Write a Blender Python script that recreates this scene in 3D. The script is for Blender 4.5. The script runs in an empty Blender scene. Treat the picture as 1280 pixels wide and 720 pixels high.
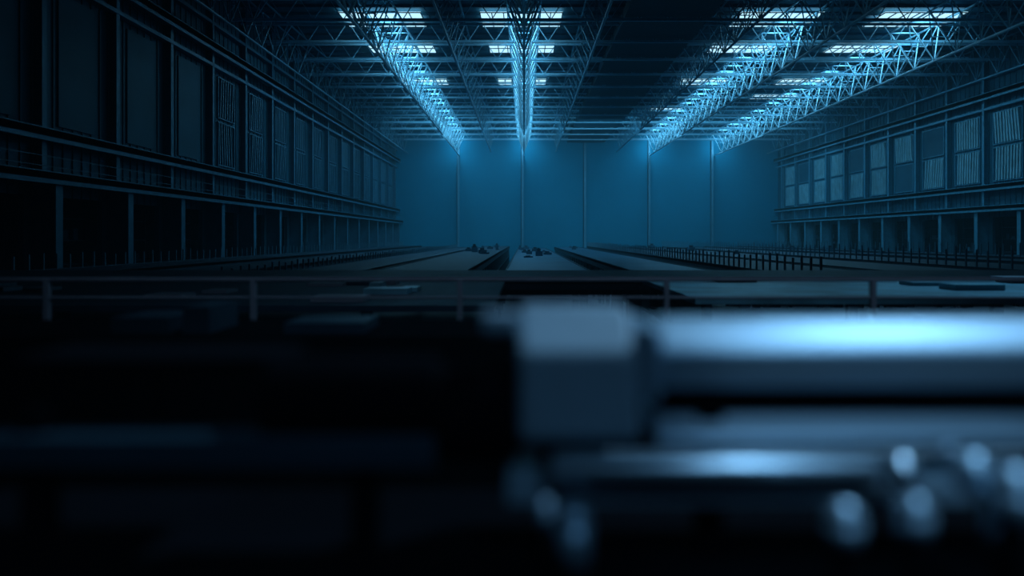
import bpy, bmesh, math, random
from mathutils import Vector
random.seed(4)
S = bpy.context.scene
S.view_settings.view_transform = 'Standard'
E = 5.0            # eye height above hall floor
XL, XR, YB, YF = -20.2, 40.0, 126.0, -10.0
ROOF = E + 16.6

# ---------------------------------------------------------------- materials
def mat(name, col, rough=0.5, metal=0.0, var=0.25, scale=3.0, emis=None, es=0.0, bump=0.0, stretch=(1,1,1), spec=0.5):
    m = bpy.data.materials.new(name); m.use_nodes = True
    nt = m.node_tree; b = nt.nodes['Principled BSDF']
    tc = nt.nodes.new('ShaderNodeTexCoord'); mp = nt.nodes.new('ShaderNodeMapping')
    mp.inputs['Scale'].default_value = stretch
    nz = nt.nodes.new('ShaderNodeTexNoise'); nz.inputs['Scale'].default_value = scale
    nz.inputs['Detail'].default_value = 5
    rp = nt.nodes.new('ShaderNodeValToRGB')
    rp.color_ramp.elements[0].position = .3; rp.color_ramp.elements[1].position = .7
    rp.color_ramp.elements[0].color = (*[c*(1-var) for c in col], 1)
    rp.color_ramp.elements[1].color = (*[min(1, c*(1+var)) for c in col], 1)
    nt.links.new(tc.outputs['Object'], mp.inputs[0]); nt.links.new(mp.outputs[0], nz.inputs[0])
    nt.links.new(nz.outputs[0], rp.inputs[0]); nt.links.new(rp.outputs[0], b.inputs['Base Color'])
    b.inputs['Roughness'].default_value = rough; b.inputs['Metallic'].default_value = metal
    b.inputs['Specular IOR Level'].default_value = spec
    if emis:
        b.inputs['Emission Color'].default_value = (*emis, 1); b.inputs['Emission Strength'].default_value = es
    if bump:
        bp = nt.nodes.new('ShaderNodeBump'); bp.inputs['Strength'].default_value = bump
        nt.links.new(nz.outputs[0], bp.inputs['Height']); nt.links.new(bp.outputs[0], b.inputs['Normal'])
    return m
M_back  = mat('painted_back_wall', (.010,.25,.39), .7, var=.06, scale=.15, spec=.12)
M_wall  = mat('cladding_dark', (.022,.12,.18), .6, var=.2, scale=.4, spec=.3)
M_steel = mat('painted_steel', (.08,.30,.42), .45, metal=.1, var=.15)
M_steell= mat('painted_steel_shaded', (.04,.16,.25), .5, metal=.1, var=.15)  # same steel darkened for the left wall, its dim light put into the colour
M_dark  = mat('dark_steel', (.03,.07,.10), .45, metal=.3)
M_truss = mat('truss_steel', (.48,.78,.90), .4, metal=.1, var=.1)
M_trussd= mat('truss_steel_shaded', (.10,.30,.42), .45, metal=.1, var=.1)  # same truss steel, shade of the unlit trusses put into the colour
M_girder= mat('girder_steel', (.34,.68,.84), .45, metal=.1, var=.1)
M_roof  = mat('roof_deck', (.025,.16,.24), .6, var=.2)
M_duct  = mat('duct_sheet', (.012,.07,.11), .6, var=.2)
M_floor = mat('concrete_floor', (.03,.10,.14), .35, var=.25, scale=.5, bump=.05)
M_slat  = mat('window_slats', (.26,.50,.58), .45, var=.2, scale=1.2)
M_slatd = mat('window_slats_shaded', (.05,.17,.25), .5, var=.2, scale=1.2)  # left wall slats, dimmer light there put into a darker colour
M_black = mat('recess_shade', (.006,.01,.013), .8, var=.1, spec=.1)  # near-black aisle lining, shade of the openings put into the colour
M_sky   = mat('skylight_glass', (.3,.6,.8), .3, var=.05, emis=(.42,.80,1.0), es=1.4)
M_rack  = mat('rack_steel', (.018,.05,.08), .6, metal=.0, spec=.25)
M_rackt = mat('rack_top_sheet', (.028,.11,.18), .45, metal=.2, var=.25, scale=.3, spec=.4)
M_post  = mat('stanchion_steel', (.06,.18,.26), .5, var=.2)
M_alu   = mat('anodised_aluminium', (.40,.56,.68), .42, metal=.6, var=.05, scale=8)
M_cast  = mat('cast_housing', (.28,.39,.47), .6, metal=.0, var=.05, scale=20)
M_bed   = mat('machine_bed_black', (.003,.004,.006), .95, var=.2, spec=.02)
M_chrome= mat('chrome', (.65,.80,.9), .3, metal=.9, var=.03)
M_rail  = mat('railing_grey', (.24,.28,.33), .5, metal=.1, var=.1)
M_bench = mat('bench_top', (.17,.45,.54), .4, metal=.1, var=.4, scale=1.5)

# ---------------------------------------------------------------- mesh builder
class MB:
    def __init__(s): s.v=[]; s.f=[]; s.m=[]; s.mats=[]
    def mi(s, m):
        if m not in s.mats: s.mats.append(m)
        return s.mats.index(m)
    def box(s, x0,x1,y0,y1,z0,z1, m):
        if x0>x1: x0,x1=x1,x0
        n=len(s.v); s.v += [(x0,y0,z0),(x1,y0,z0),(x1,y1,z0),(x0,y1,z0),(x0,y0,z1),(x1,y0,z1),(x1,y1,z1),(x0,y1,z1)]
        for q in ((3,2,1,0),(4,5,6,7),(0,1,5,4),(1,2,6,5),(2,3,7,6),(3,0,4,7)):
            s.f.append([n+i for i in q]); s.m.append(s.mi(m))
    def bar(s, p, q, r, m, k=4, r2=None):
        p=Vector(p); q=Vector(q); d=(q-p).normalized()
        up=Vector((0,0,1)) if abs(d.z)<.95 else Vector((0,1,0))
        a=d.cross(up).normalized(); b=a.cross(d); n=len(s.v); r2=r if r2 is None else r2
        for c,rr in ((p,r),(q,r2)):
            for i in range(k):
                t=2*math.pi*(i+.5)/k; s.v.append(tuple(c+a*math.cos(t)*rr+b*math.sin(t)*rr))
        mm=s.mi(m)
        for i in range(k):
            j=(i+1)%k; s.f.append([n+i,n+j,n+k+j,n+k+i]); s.m.append(mm)
        s.f.append([n+i for i in range(k)][::-1]); s.m.append(mm)
        s.f.append([n+k+i for i in range(k)]); s.m.append(mm)
    def prism(s, prof, x0, x1, m):   # profile (y,z) extruded along x
        n=len(s.v); k=len(prof); mm=s.mi(m)
        for x in (x0,x1):
            for (y,z) in prof: s.v.append((x,y,z))
        for i in range(k):
            j=(i+1)%k; s.f.append([n+i,n+j,n+k+j,n+k+i]); s.m.append(mm)
        s.f.append([n+i for i in range(k)]); s.m.append(mm)
        s.f.append([n+k+i for i in range(k)][::-1]); s.m.append(mm)
    def ball(s, c, r, m, sx=1):
        n=len(s.v); mm=s.mi(m); U,V=16,10
        for j in range(V+1):
            th=math.pi*j/V
            for i in range(U):
                ph=2*math.pi*i/U
                s.v.append((c[0]+sx*r*math.sin(th)*math.cos(ph), c[1]+r*math.sin(th)*math.sin(ph), c[2]+r*math.cos(th)))
        for j in range(V):
            for i in range(U):
                k=(i+1)%U; s.f.append([n+j*U+i,n+j*U+k,n+(j+1)*U+k,n+(j+1)*U+i]); s.m.append(mm)
    def obj(s, name, parent=None, bevel=0, smooth=False):
        me=bpy.data.meshes.new(name); me.from_pydata(s.v,[],s.f)
        for m in s.mats: me.materials.append(m)
        me.polygons.foreach_set('material_index', s.m)
        bm=bmesh.new(); bm.from_mesh(me); bmesh.ops.remove_doubles(bm,verts=bm.verts,dist=1e-6) if smooth else None
        bmesh.ops.recalc_face_normals(bm, faces=bm.faces); bm.to_mesh(me); bm.free()
        if smooth: me.polygons.foreach_set('use_smooth',[True]*len(me.polygons))
        me.update()
        o=bpy.data.objects.new(name, me); S.collection.objects.link(o)
        if bevel:
            b=o.modifiers.new('bev','BEVEL'); b.width=bevel; b.segments=4; b.limit_method='ANGLE'; b.angle_limit=math.radians(35)
        if parent: o.parent=parent
        return o
def empty(name):
    o=bpy.data.objects.new(name,None); S.collection.objects.link(o); return o

# ---------------------------------------------------------------- shell
b=MB(); b.box(XL-6,XR+6,YF,YB,-.3,0,M_floor); b.obj('floor')
b=MB(); b.box(XL-.5,XR+.5,YF,YB+.3,ROOF+.02,ROOF+.3,M_roof)
y=YF+1
while y<YB:                      # roof sheeting ribs / purlins
    b.box(XL,XR,y,y+.12,ROOF-.18,ROOF+.03,M_roof); y+=2
b.obj('ceiling')
b=MB(); b.box(XL-.5,XR+.5,YB,YB+.3,0,ROOF,M_back); b.obj('wall_back')
b=MB()
for X in (-10.3,-.2,9.6,19.7,29.6):
    b.box(X-.16,X+.16,YB-.35,YB-.001,0,ROOF-1,M_steel)
    b.box(X-.28,X-.22,YB-.06,YB-.001,0,ROOF-1,M_dark)
b.obj('trim_1')
b=MB(); b.box(XL-.5,XR+.5,YF-.3,YF,0,ROOF,M_wall); b.obj('wall_front')

cols=[3+6*i for i in range(-2,21)]
def side_wall(xw, sg, name, winw, litslat, ms, first, M_steel):
    """sg = inward direction"""
    out=lambda d: xw-sg*d
    inn=lambda d: xw+sg*d
    w=MB()
    w.box(xw,out(.25),YF,YB,E+1.75,ROOF,M_wall)
    w.box(xw,out(.25),YF,YB,0,E-1.4,M_wall)
    for c in cols:
        w.box(xw,out(.25),c-.7,c+.7,E-1.4,E+1.75,M_wall)
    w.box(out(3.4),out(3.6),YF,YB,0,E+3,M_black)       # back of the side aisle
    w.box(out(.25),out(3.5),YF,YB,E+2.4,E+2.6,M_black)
    # vertical ribs of the cladding
    y=YF
    while y<YB:
        w.box(inn(.05),xw,y,y+.12,E+1.75,ROOF,M_wall); y+=.75
    w.obj('wall_'+name)
    f=MB()
    for c in cols:
        f.box(xw,inn(1.0),c-.12,c+.12,0,E+2.4,M_steel)          # lower column
        f.box(inn(.96),inn(1.04),c-.25,c+.25,0,E+2.4,M_steel)
        f.box(xw,inn(.40),c-.05,c+.05,E+2.4,ROOF-.4,M_steel)
        f.box(inn(.36),inn(.42),c-.16,c+.16,E+2.4,ROOF-.4,M_steel)
    f.obj('wall_steel_frame')
    g=MB()
    for (h0,h1,d) in ((2.35,2.62,1.25),(4.15,4.45,.75),(10.9,11.1,.45),(11.9,12.25,.8),(13.6,13.8,.4)):
        g.box(xw,inn(d),YF,YB-.4,E+h0,E+h1,M_steel)
        if d>.6: g.box(inn(d),inn(d-.05),YF,YB-.4,E+h0-.18,E+h1+.05,M_steel)
    for k in range(2): # handrail over walkway
        g.bar((inn(1.2),YF,E+2.85+.4*k),(inn(1.2),YB-.4,E+2.85+.4*k),.02,M_dark)
    g.obj('crane_rail_walkway')
    # windows: one louvred window per bay
    s=MB()
    for c in cols:
        m=c+3; a,z=m-winw/2,m+winw/2
        if z>YB-.5: continue
        if c<first:                                       # blind, shuttered bay
            s.box(xw,inn(.08),a,z,E+4.8,E+10.6,M_wall); continue
        for (h0,h1) in ((4.75,7.65),(7.85,10.6)):
            s.box(xw,inn(.14),a-.1,a,E+h0,E+h1,M_steel); s.box(xw,inn(.14),z,z+.1,E+h0,E+h1,M_steel)
            s.box(xw,inn(.14),a,z,E+h0,E+h0+.08,M_steel); s.box(xw,inn(.14),a,z,E+h1-.08,E+h1,M_steel)
            n=int(winw/.42); lean=random.uniform(-.45,.45)
            if random.random()<.08:
                s.box(xw,inn(.08),a,z,E+h0+.08,E+h1-.08,M_wall); continue
            for i in range(n):
                yy=a+.2+i*(winw-.3)/n
                yt=min(max(yy+lean*random.uniform(.6,1.2),a+.05),z-.05)
                s.bar((inn(.10),yy,E+h0+.1),(inn(.10),yt,E+h1-.1),litslat,ms)
    s.obj('louvre_window')
    # clutter in side aisle: shelving
    q=MB()
    for c in cols:
        for lv in (-1.2,-.1,.9):
            q.box(out(.7),out(1.6),c+.8,c+5.2,E+lv-.06,E+lv,M_rack)
        for k in range(5):
            lv=random.choice((-1.2,-.1)); yy=c+.9+k*.85
            q.box(out(.8),out(1.4),yy,yy+random.uniform(.3,.7),E+lv,E+lv+random.uniform(.2,.8),random.choice((M_rack,M_rack,M_steel)))
        for e in (.8,5.2): q.box(out(.75),out(.85),c+e,c+e+.08,0,E+1.6,M_rack)
    q.obj('storage_shelving')
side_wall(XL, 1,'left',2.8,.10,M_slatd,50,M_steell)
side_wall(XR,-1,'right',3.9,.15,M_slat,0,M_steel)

# ---------------------------------------------------------------- roof trusses (longitudinal)
def long_truss(X, m, depth, half, r):
    t=MB(); top=ROOF-.5; lo=top-depth; P=3.0; y0=0; n=int((YB-.6-y0)/P)
    for dx in (-half,half): t.bar((X+dx,y0,top),(X+dx,YB-.3,top),r,m,6)
    t.bar((X,y0,lo),(X,YB-.3,lo),r*1.25,m,6)
    for i in range(n):
        y=y0+i*P
        for dx in (-half,half):
            t.bar((X+dx,y,top),(X,y+P/2,lo),r*.65,m); t.bar((X,y+P/2,lo),(X+dx,y+P,top),r*.65,m)
        t.bar((X-half,y,top),(X+half,y,top),r*.7,m)
        t.bar((X-half*.5,y+P/4,top-depth*.5),(X+half*.5,y+P/4,top-depth*.5),r*.55,m)
        t.bar((X-half*.5,y+P*.75,top-depth*.5),(X+half*.5,y+P*.75,top-depth*.5),r*.55,m)
    return t.obj('roof_truss')
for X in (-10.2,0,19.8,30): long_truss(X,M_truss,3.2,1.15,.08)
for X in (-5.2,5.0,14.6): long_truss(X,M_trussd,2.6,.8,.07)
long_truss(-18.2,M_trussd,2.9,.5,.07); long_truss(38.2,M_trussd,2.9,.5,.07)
# transverse lattice girders
for k,y in enumerate(range(6,126,6)):
    t=MB(); top=ROOF-.4; lo=ROOF-1.9
    t.bar((XL,y,top),(XR,y,top),.09,M_girder); t.bar((XL,y,lo),(XR,y,lo),.13,M_girder)
    x=XL
    while x<XR-1:
        t.bar((x,y,lo),(x+1,y,top),.04,M_girder); t.bar((x+1,y,top),(x+2,y,lo),.04,M_girder); x+=2
    t.bar((XL,y+3,ROOF-1.4),(XR,y+3,ROOF-1.4),.11,M_girder)
    t.obj('roof_lattice_girder')
# shallow ventilation plenum above the girders
d=MB(); d.box(6.8,12.6,0,YB-.3,E+14.9,E+15.6,M_duct)
for y in range(0,125,6):
    d.box(6.75,12.65,y+1,y+1.1,E+14.85,E+15.65,M_duct)
d.obj('ventilation_duct')

# skylights
def skylight(X,y,w=6.0,dy=4.0):
    s=MB(); z=ROOF-.22
    s.box(X-w/2,X+w/2,y-dy/2,y+dy/2,z-.04,z,M_sky)
    for i in range(8):
        x=X-w/2+i*w/7; s.box(x-.035,x+.035,y-dy/2,y+dy/2,z-.10,z-.04,M_dark)
    for j in range(3):
        yy=y-dy/2+j*dy/2; s.box(X-w/2,X+w/2,yy-.04,yy+.04,z-.10,z-.04,M_dark)
    s.obj('skylight')
for X in (-10.5,-.2,18.8,29.2):
    skylight(X,60); skylight(X,69,5.6,3.4)
    skylight(X,84,5,3)
skylight(29,93.,5,2.6); skylight(18,102.,4,2.5)

# ---------------------------------------------------------------- rack rows in hall
def rack_row(x0,x1,y0,y1,h,posts,ph,top=M_rackt,clut=.35):
    r=MB(); z=E+h
    r.box(x0,x1,y0,y1,z-.12,z,top)
    for s_ in (x0,x1-.08): r.box(s_,s_+.08,y0,y1,z-.4,z+.04,M_rack)
    for lv in (1.0,2.2): r.box(x0,x1,y0,y1,lv,lv+.08,M_rack)
    y=y0
    while y<y1:
        for x in (x0,x1-.12): r.box(x,x+.12,y,y+.12,0,z,M_rack)
        y+=3
    if posts:
        y=y0
        while y<y1:
            for x in ((x0+.05,x1-.05) if posts==2 else (x0+.05,)):
                r.bar((x,y,z),(x,y,z+ph*random.uniform(.85,1.1)),.05,M_post)
            y+=.9
    else:
        y=y0+35
        while y<y1-3:
            if random.random()<clut:
                w=random.uniform(.3,.8); L=random.uniform(.5,1.4); hh=random.uniform(.1,.45)
                xx=random.uniform(x0+.1,x1-w-.1); r.box(xx,xx+w,y,y+L,z,z+hh,M_rackt)
                r.box(xx+w*.2,xx+w*.7,y+.1,y+L*.6,z+hh,z+hh*1.5,M_rack)
            y+=2.6
    r.obj('storage_rack_row')
rack_row(-18.5,-15.6,28,122,-1.25,1,.6,M_rack)
rack_row(-14.4,-11.4,26,122,-1.35,0,0,M_rack,0)
rack_row(-10.2,-7.0,26,122,-1.45,1,.45,M_rack)
rack_row(-5.8,-2.2,26,122,-1.30,0,0,M_rack,.6)
rack_row(-.9,3.2,24,122,-1.6,0,0,M_rackt,.45)
rack_row(4.6,8.2,26,122,-1.45,0,0,M_rackt,.15)
rack_row(9.6,13.6,26,122,-1.35,1,.7,M_rack)
rack_row(15,19.5,28,122,-1.4,0,0,M_rack,.1)
rack_row(21,26,30,122,-1.4,1,.9,M_rack)
rack_row(27.5,31,30,122,-1.35,0,0,M_rack,.1)
rack_row(32.5,36,30,122,-1.3,1,.9,M_rack)

# conveyor gantries spanning across the hall in the mid distance
def cross_beam(y,x0,x1,h,t,dp,m):
    c=MB(); c.box(x0,x1,y,y+dp,E+h-t*.5,E+h,m); c.box(x0,x1,y,y+.12,E+h-t,E+h+.02,m)
    x=x0+.3
    while x<x1:
        c.box(x,x+.2,y+.2,y+.4,0,E+h-t,m); c.box(x,x+.2,y+dp-.4,y+dp-.2,0,E+h-t,m); x+=4.5
    c.obj('conveyor_gantry')
cross_beam(18.5,-17,34,-.95,.35,3.4,M_rack)
cross_beam(13.5,-12,22,-.68,.2,3.2,M_rack)

def bench(x0,x1,y0,y1,h,m,clut):
    c=MB(); z=E+h
    c.box(x0,x1,y0,y1,z-.06,z,m); c.box(x0+.1,x1-.1,y0+.1,y1-.1,z-.5,z-.42,M_rack)
    x=x0+.1
    while x<x1:
        c.box(x,x+.1,y0+.1,y0+.2,0,z-.06,M_rack); c.box(x,x+.1,y1-.2,y1-.1,0,z-.06,M_rack); x+=1.55
    for i in range(clut):
        w=random.uniform(.15,.6); hh=random.uniform(.03,.07); xx=random.uniform(x0,x1-w); yy=random.uniform(y0+.2,y1-.6)
        c.box(xx,xx+w,yy,yy+.4,z,z+hh,random.choice((M_rack,M_rail,M_bench)))
    c.obj('work_bench')
bench(1.8,9.5,8.4,12.2,-.64,M_bench,8)
bench(-9.5,-.3,8.0,12.4,-.68,M_rack,16)

# ---------------------------------------------------------------- operator platform and railing
DK=E-1.3
p=MB(); p.box(-5,6,-2,6,DK-.12,DK,M_bed)
for x in (-4.8,0.5,5.7):
    for y in (-1.8,5.7): p.box(x-.1,x+.1,y-.1,y+.1,0,DK-.12,M_dark)
p.obj('platform_deck')
r=MB()
for h,t in ((-.262,.014),(-.375,.009)): r.bar((-4.9,5,E+h),(5.9,5,E+h),t,M_rail,8)
for i in range(-3,5):
    x=-.4+1.29*i; r.box(x-.015,x+.015,4.98,5.02,DK,E-.262,M_rail)
r.box(-4.9,5.9,4.99,5.01,DK,DK+.12,M_rail)
r.obj('guard_railing')

# dark machine cabinet between railing and foreground
c=MB(); c.box(-2.6,2.8,2.9,3.5,DK,E-.36,M_bed)
for i in range(9):
    x=-2.5+i*.6; c.box(x,x+.5,2.88,2.9,DK+.1,E-.42,M_bed)
for (x,w,h) in ((-1.55,.22,.06),(-1.28,.1,.1),(-.9,.3,.04),(.95,.2,.05),(1.6,.4,.05)):
    c.box(x,x+w,3.0,3.3,E-.36,E-.36+h,M_dark)
c.obj('machine_cabinet')

# ---------------------------------------------------------------- foreground linear-axis machine
A=empty('linear_axis_machine')
def part(fn,name,bevel=0,smooth=False):
    q=MB(); fn(q); return q.obj(name,A,bevel,smooth)
Y=.90
# gearbox housing, chamfered top
part(lambda q:q.prism([(Y,E-.232),(Y,E-.130),(Y+.09,E-.088),(Y+.17,E-.088),(Y+.17,E-.232)],-.008,.132,M_cast),'gearbox_housing',.012)
part(lambda q:(q.box(.132,.155,Y-.002,Y+.15,E-.185,E-.10,M_alu)),'end_flange',.008)
# main aluminium beam
part(lambda q:q.prism([(Y+.01,E-.172),(Y+.01,E-.128),(Y+.05,E-.100),(Y+.12,E-.100),(Y+.12,E-.172)],.155,1.25,M_alu),'axis_beam',.008)
part(lambda q:q.box(.155,1.25,Y+.03,Y+.12,E-.205,E-.172,M_bed),'beam_slot')
part(lambda q:q.prism([(Y,E-.235),(Y,E-.225),(Y+.03,E-.205),(Y+.12,E-.205),(Y+.12,E-.235)],.150,1.25,M_alu),'lower_rail',.003)
part(lambda q:q.bar((.03,Y-.03,E-.252),(.380,Y-.03,E-.252),.018,M_chrome,24),'piston_rod',.003,True)
part(lambda q:q.box(-.02,1.25,Y-.02,Y+.12,E-.296,E-.270,M_cast),'guide_plate',.004)
part(lambda q:(q.ball((.400,Y-.05,E-.250),.019,M_chrome),q.ball((.460,Y-.08,E-.242),.021,M_alu),q.ball((.52,Y-.04,E-.262),.020,M_alu),
   q.ball((.445,Y-.06,E-.225),.007,M_alu)),'cap_nut',0,True)
part(lambda q:q.bar((-.05,Y+.06,E-.104),(-.008,Y+.06,E-.104),.016,M_cast,20),'shaft_stub',.003,True)
part(lambda q:(q.bar((-.10,Y+.05,E-.21),(-.008,Y+.05,E-.21),.055,M_bed,24),q.bar((-.30,Y+.05,E-.19),(-.10,Y+.05,E-.19),.05,M_bed,24)),'servo_motor',.004)
part(lambda q:q.box(-.62,-.10,Y,Y+.05,E-.262,E-.225,M_dark),'cable_carrier',.004)
part(lambda q:(q.box(-.62,-.30,Y+.06,Y+.2,E-.16,E-.145,M_bed)),'cover_plate',.003)
def knobs(q):
    for (x,y,h,rr,l) in ((.052,Y-.05,-.30,.020,.05),(.30,Y-.15,-.265,.018,.02),(.362,Y-.16,-.255,.016,.02),(.46,Y-.15,-.235,.02,.03),(.47,Y-.12,-.27,.02,.03),(.02,Y-.12,-.262,.008,.02)):
        q.bar((x,y,E+h),(x,y,E+h-l),rr,M_alu,20); q.ball((x,y,E+h),rr*.98,M_alu)
        q.bar((x,y,E+h-l),(x,y,E-.36),rr*.6,M_bed,12)
part(knobs,'clamp_knob',0,True)
def bedf(q):
    q.box(-.75,1.3,.62,1.15,E-.42,E-.36,M_bed)
    for x in (-.6,.2,1.0):
        q.box(x,x+.08,.66,.74,DK+.003,E-.42,M_bed); q.box(x,x+.08,1.02,1.1,DK+.003,E-.42,M_bed)
    for x in (-.58,-.2,.02,.2,.6,1.1): q.box(x,x+.03,Y+.02,Y+.05,E-.36,E-.2,M_bed)
part(bedf,'machine_bed')

# ---------------------------------------------------------------- lights
def area(name,loc,sx,sy,P,col,rot=(0,0,0)):
    l=bpy.data.lights.new(name,'AREA'); l.shape='RECTANGLE'; l.size=sx; l.size_y=sy; l.energy=P; l.color=col
    o=bpy.data.objects.new(name,l); o.location=loc; o.rotation_euler=rot; S.collection.objects.link(o); return o
C1=(.18,.64,1.0)
for X in (-10.2,0,19.8,30):
    area('skylight_strip_light',(X,91,ROOF-.36),1.2,68,2300,C1)
    l=bpy.data.lights.new('truss_end_lamp','POINT'); l.energy=170; l.color=C1; l.shadow_soft_size=.3
    o=bpy.data.objects.new('truss_end_lamp',l); o.location=(X,YB-2.6,E+13.8); S.collection.objects.link(o)
area('back_wall_fill_light',(9.9,100,E+12),52,1.0,1650,C1,(math.radians(80),0,0))  # added wash light to brighten the back wall evenly, no real fixture
area('hall_fill_light',(9.9,40,ROOF-2.2),50,30,120,C1)  # added fill under the roof, lifts the nearer side walls
def spot(name,loc,tgt,P,size,col,soft=.25):
    l=bpy.data.lights.new(name,'SPOT'); l.energy=P; l.spot_size=math.radians(size); l.spot_blend=.6; l.color=col; l.shadow_soft_size=soft
    o=bpy.data.objects.new(name,l); o.location=loc
    o.rotation_euler=(Vector(tgt)-Vector(loc)).to_track_quat('-Z','Y').to_euler(); S.collection.objects.link(o)
spot('machine_spot',(3.8,4.2,E+6),(.62,.9,E-.15),1600,24,(.36,.68,1.0))
spot('machine_fill_spot',(2.5,-4,E+5),(.5,.9,E-.2),230,24,(.24,.58,1.0),.5)
spot('rod_highlight_spot',(.75,.2,E+1.4),(.40,.86,E-.25),26,16,(.36,.68,1.0),.04)  # added light for the rod and cap nut highlights, no real fixture
spot('railing_fill_spot',(1.5,1.5,E+5),(.5,5.2,E-.3),260,70,(.34,.55,.85),.5)  # added fill so the railing reads brighter, no real fixture
spot('bench_spot',(12,16,E+9),(8,10.5,E-.6),1900,34,(.2,.6,1.0))

# ---------------------------------------------------------------- camera
cam=bpy.data.cameras.new('camera'); co=bpy.data.objects.new('camera',cam); S.collection.objects.link(co)
co.location=(0,0,E); co.rotation_euler=(math.pi/2,0,0)
cam.sensor_width=36; cam.lens=28.125; cam.shift_x=-15/1280; cam.shift_y=-63/1280
cam.clip_start=.05; cam.clip_end=400
cam.dof.use_dof=True; cam.dof.focus_distance=90; cam.dof.aperture_fstop=1.0
S.camera=co
w=bpy.data.worlds.new('world'); S.world=w; w.use_nodes=True
nt=w.node_tree
nt.nodes['Background'].inputs[0].default_value=(.01,.04,.07,1)
nt.nodes['Background'].inputs[1].default_value=.3
vs=nt.nodes.new('ShaderNodeVolumeScatter'); vs.inputs['Density'].default_value=.0025
vs.inputs['Color'].default_value=(.4,.85,1,1)
nt.links.new(vs.outputs[0], nt.nodes['World Output'].inputs['Volume'])
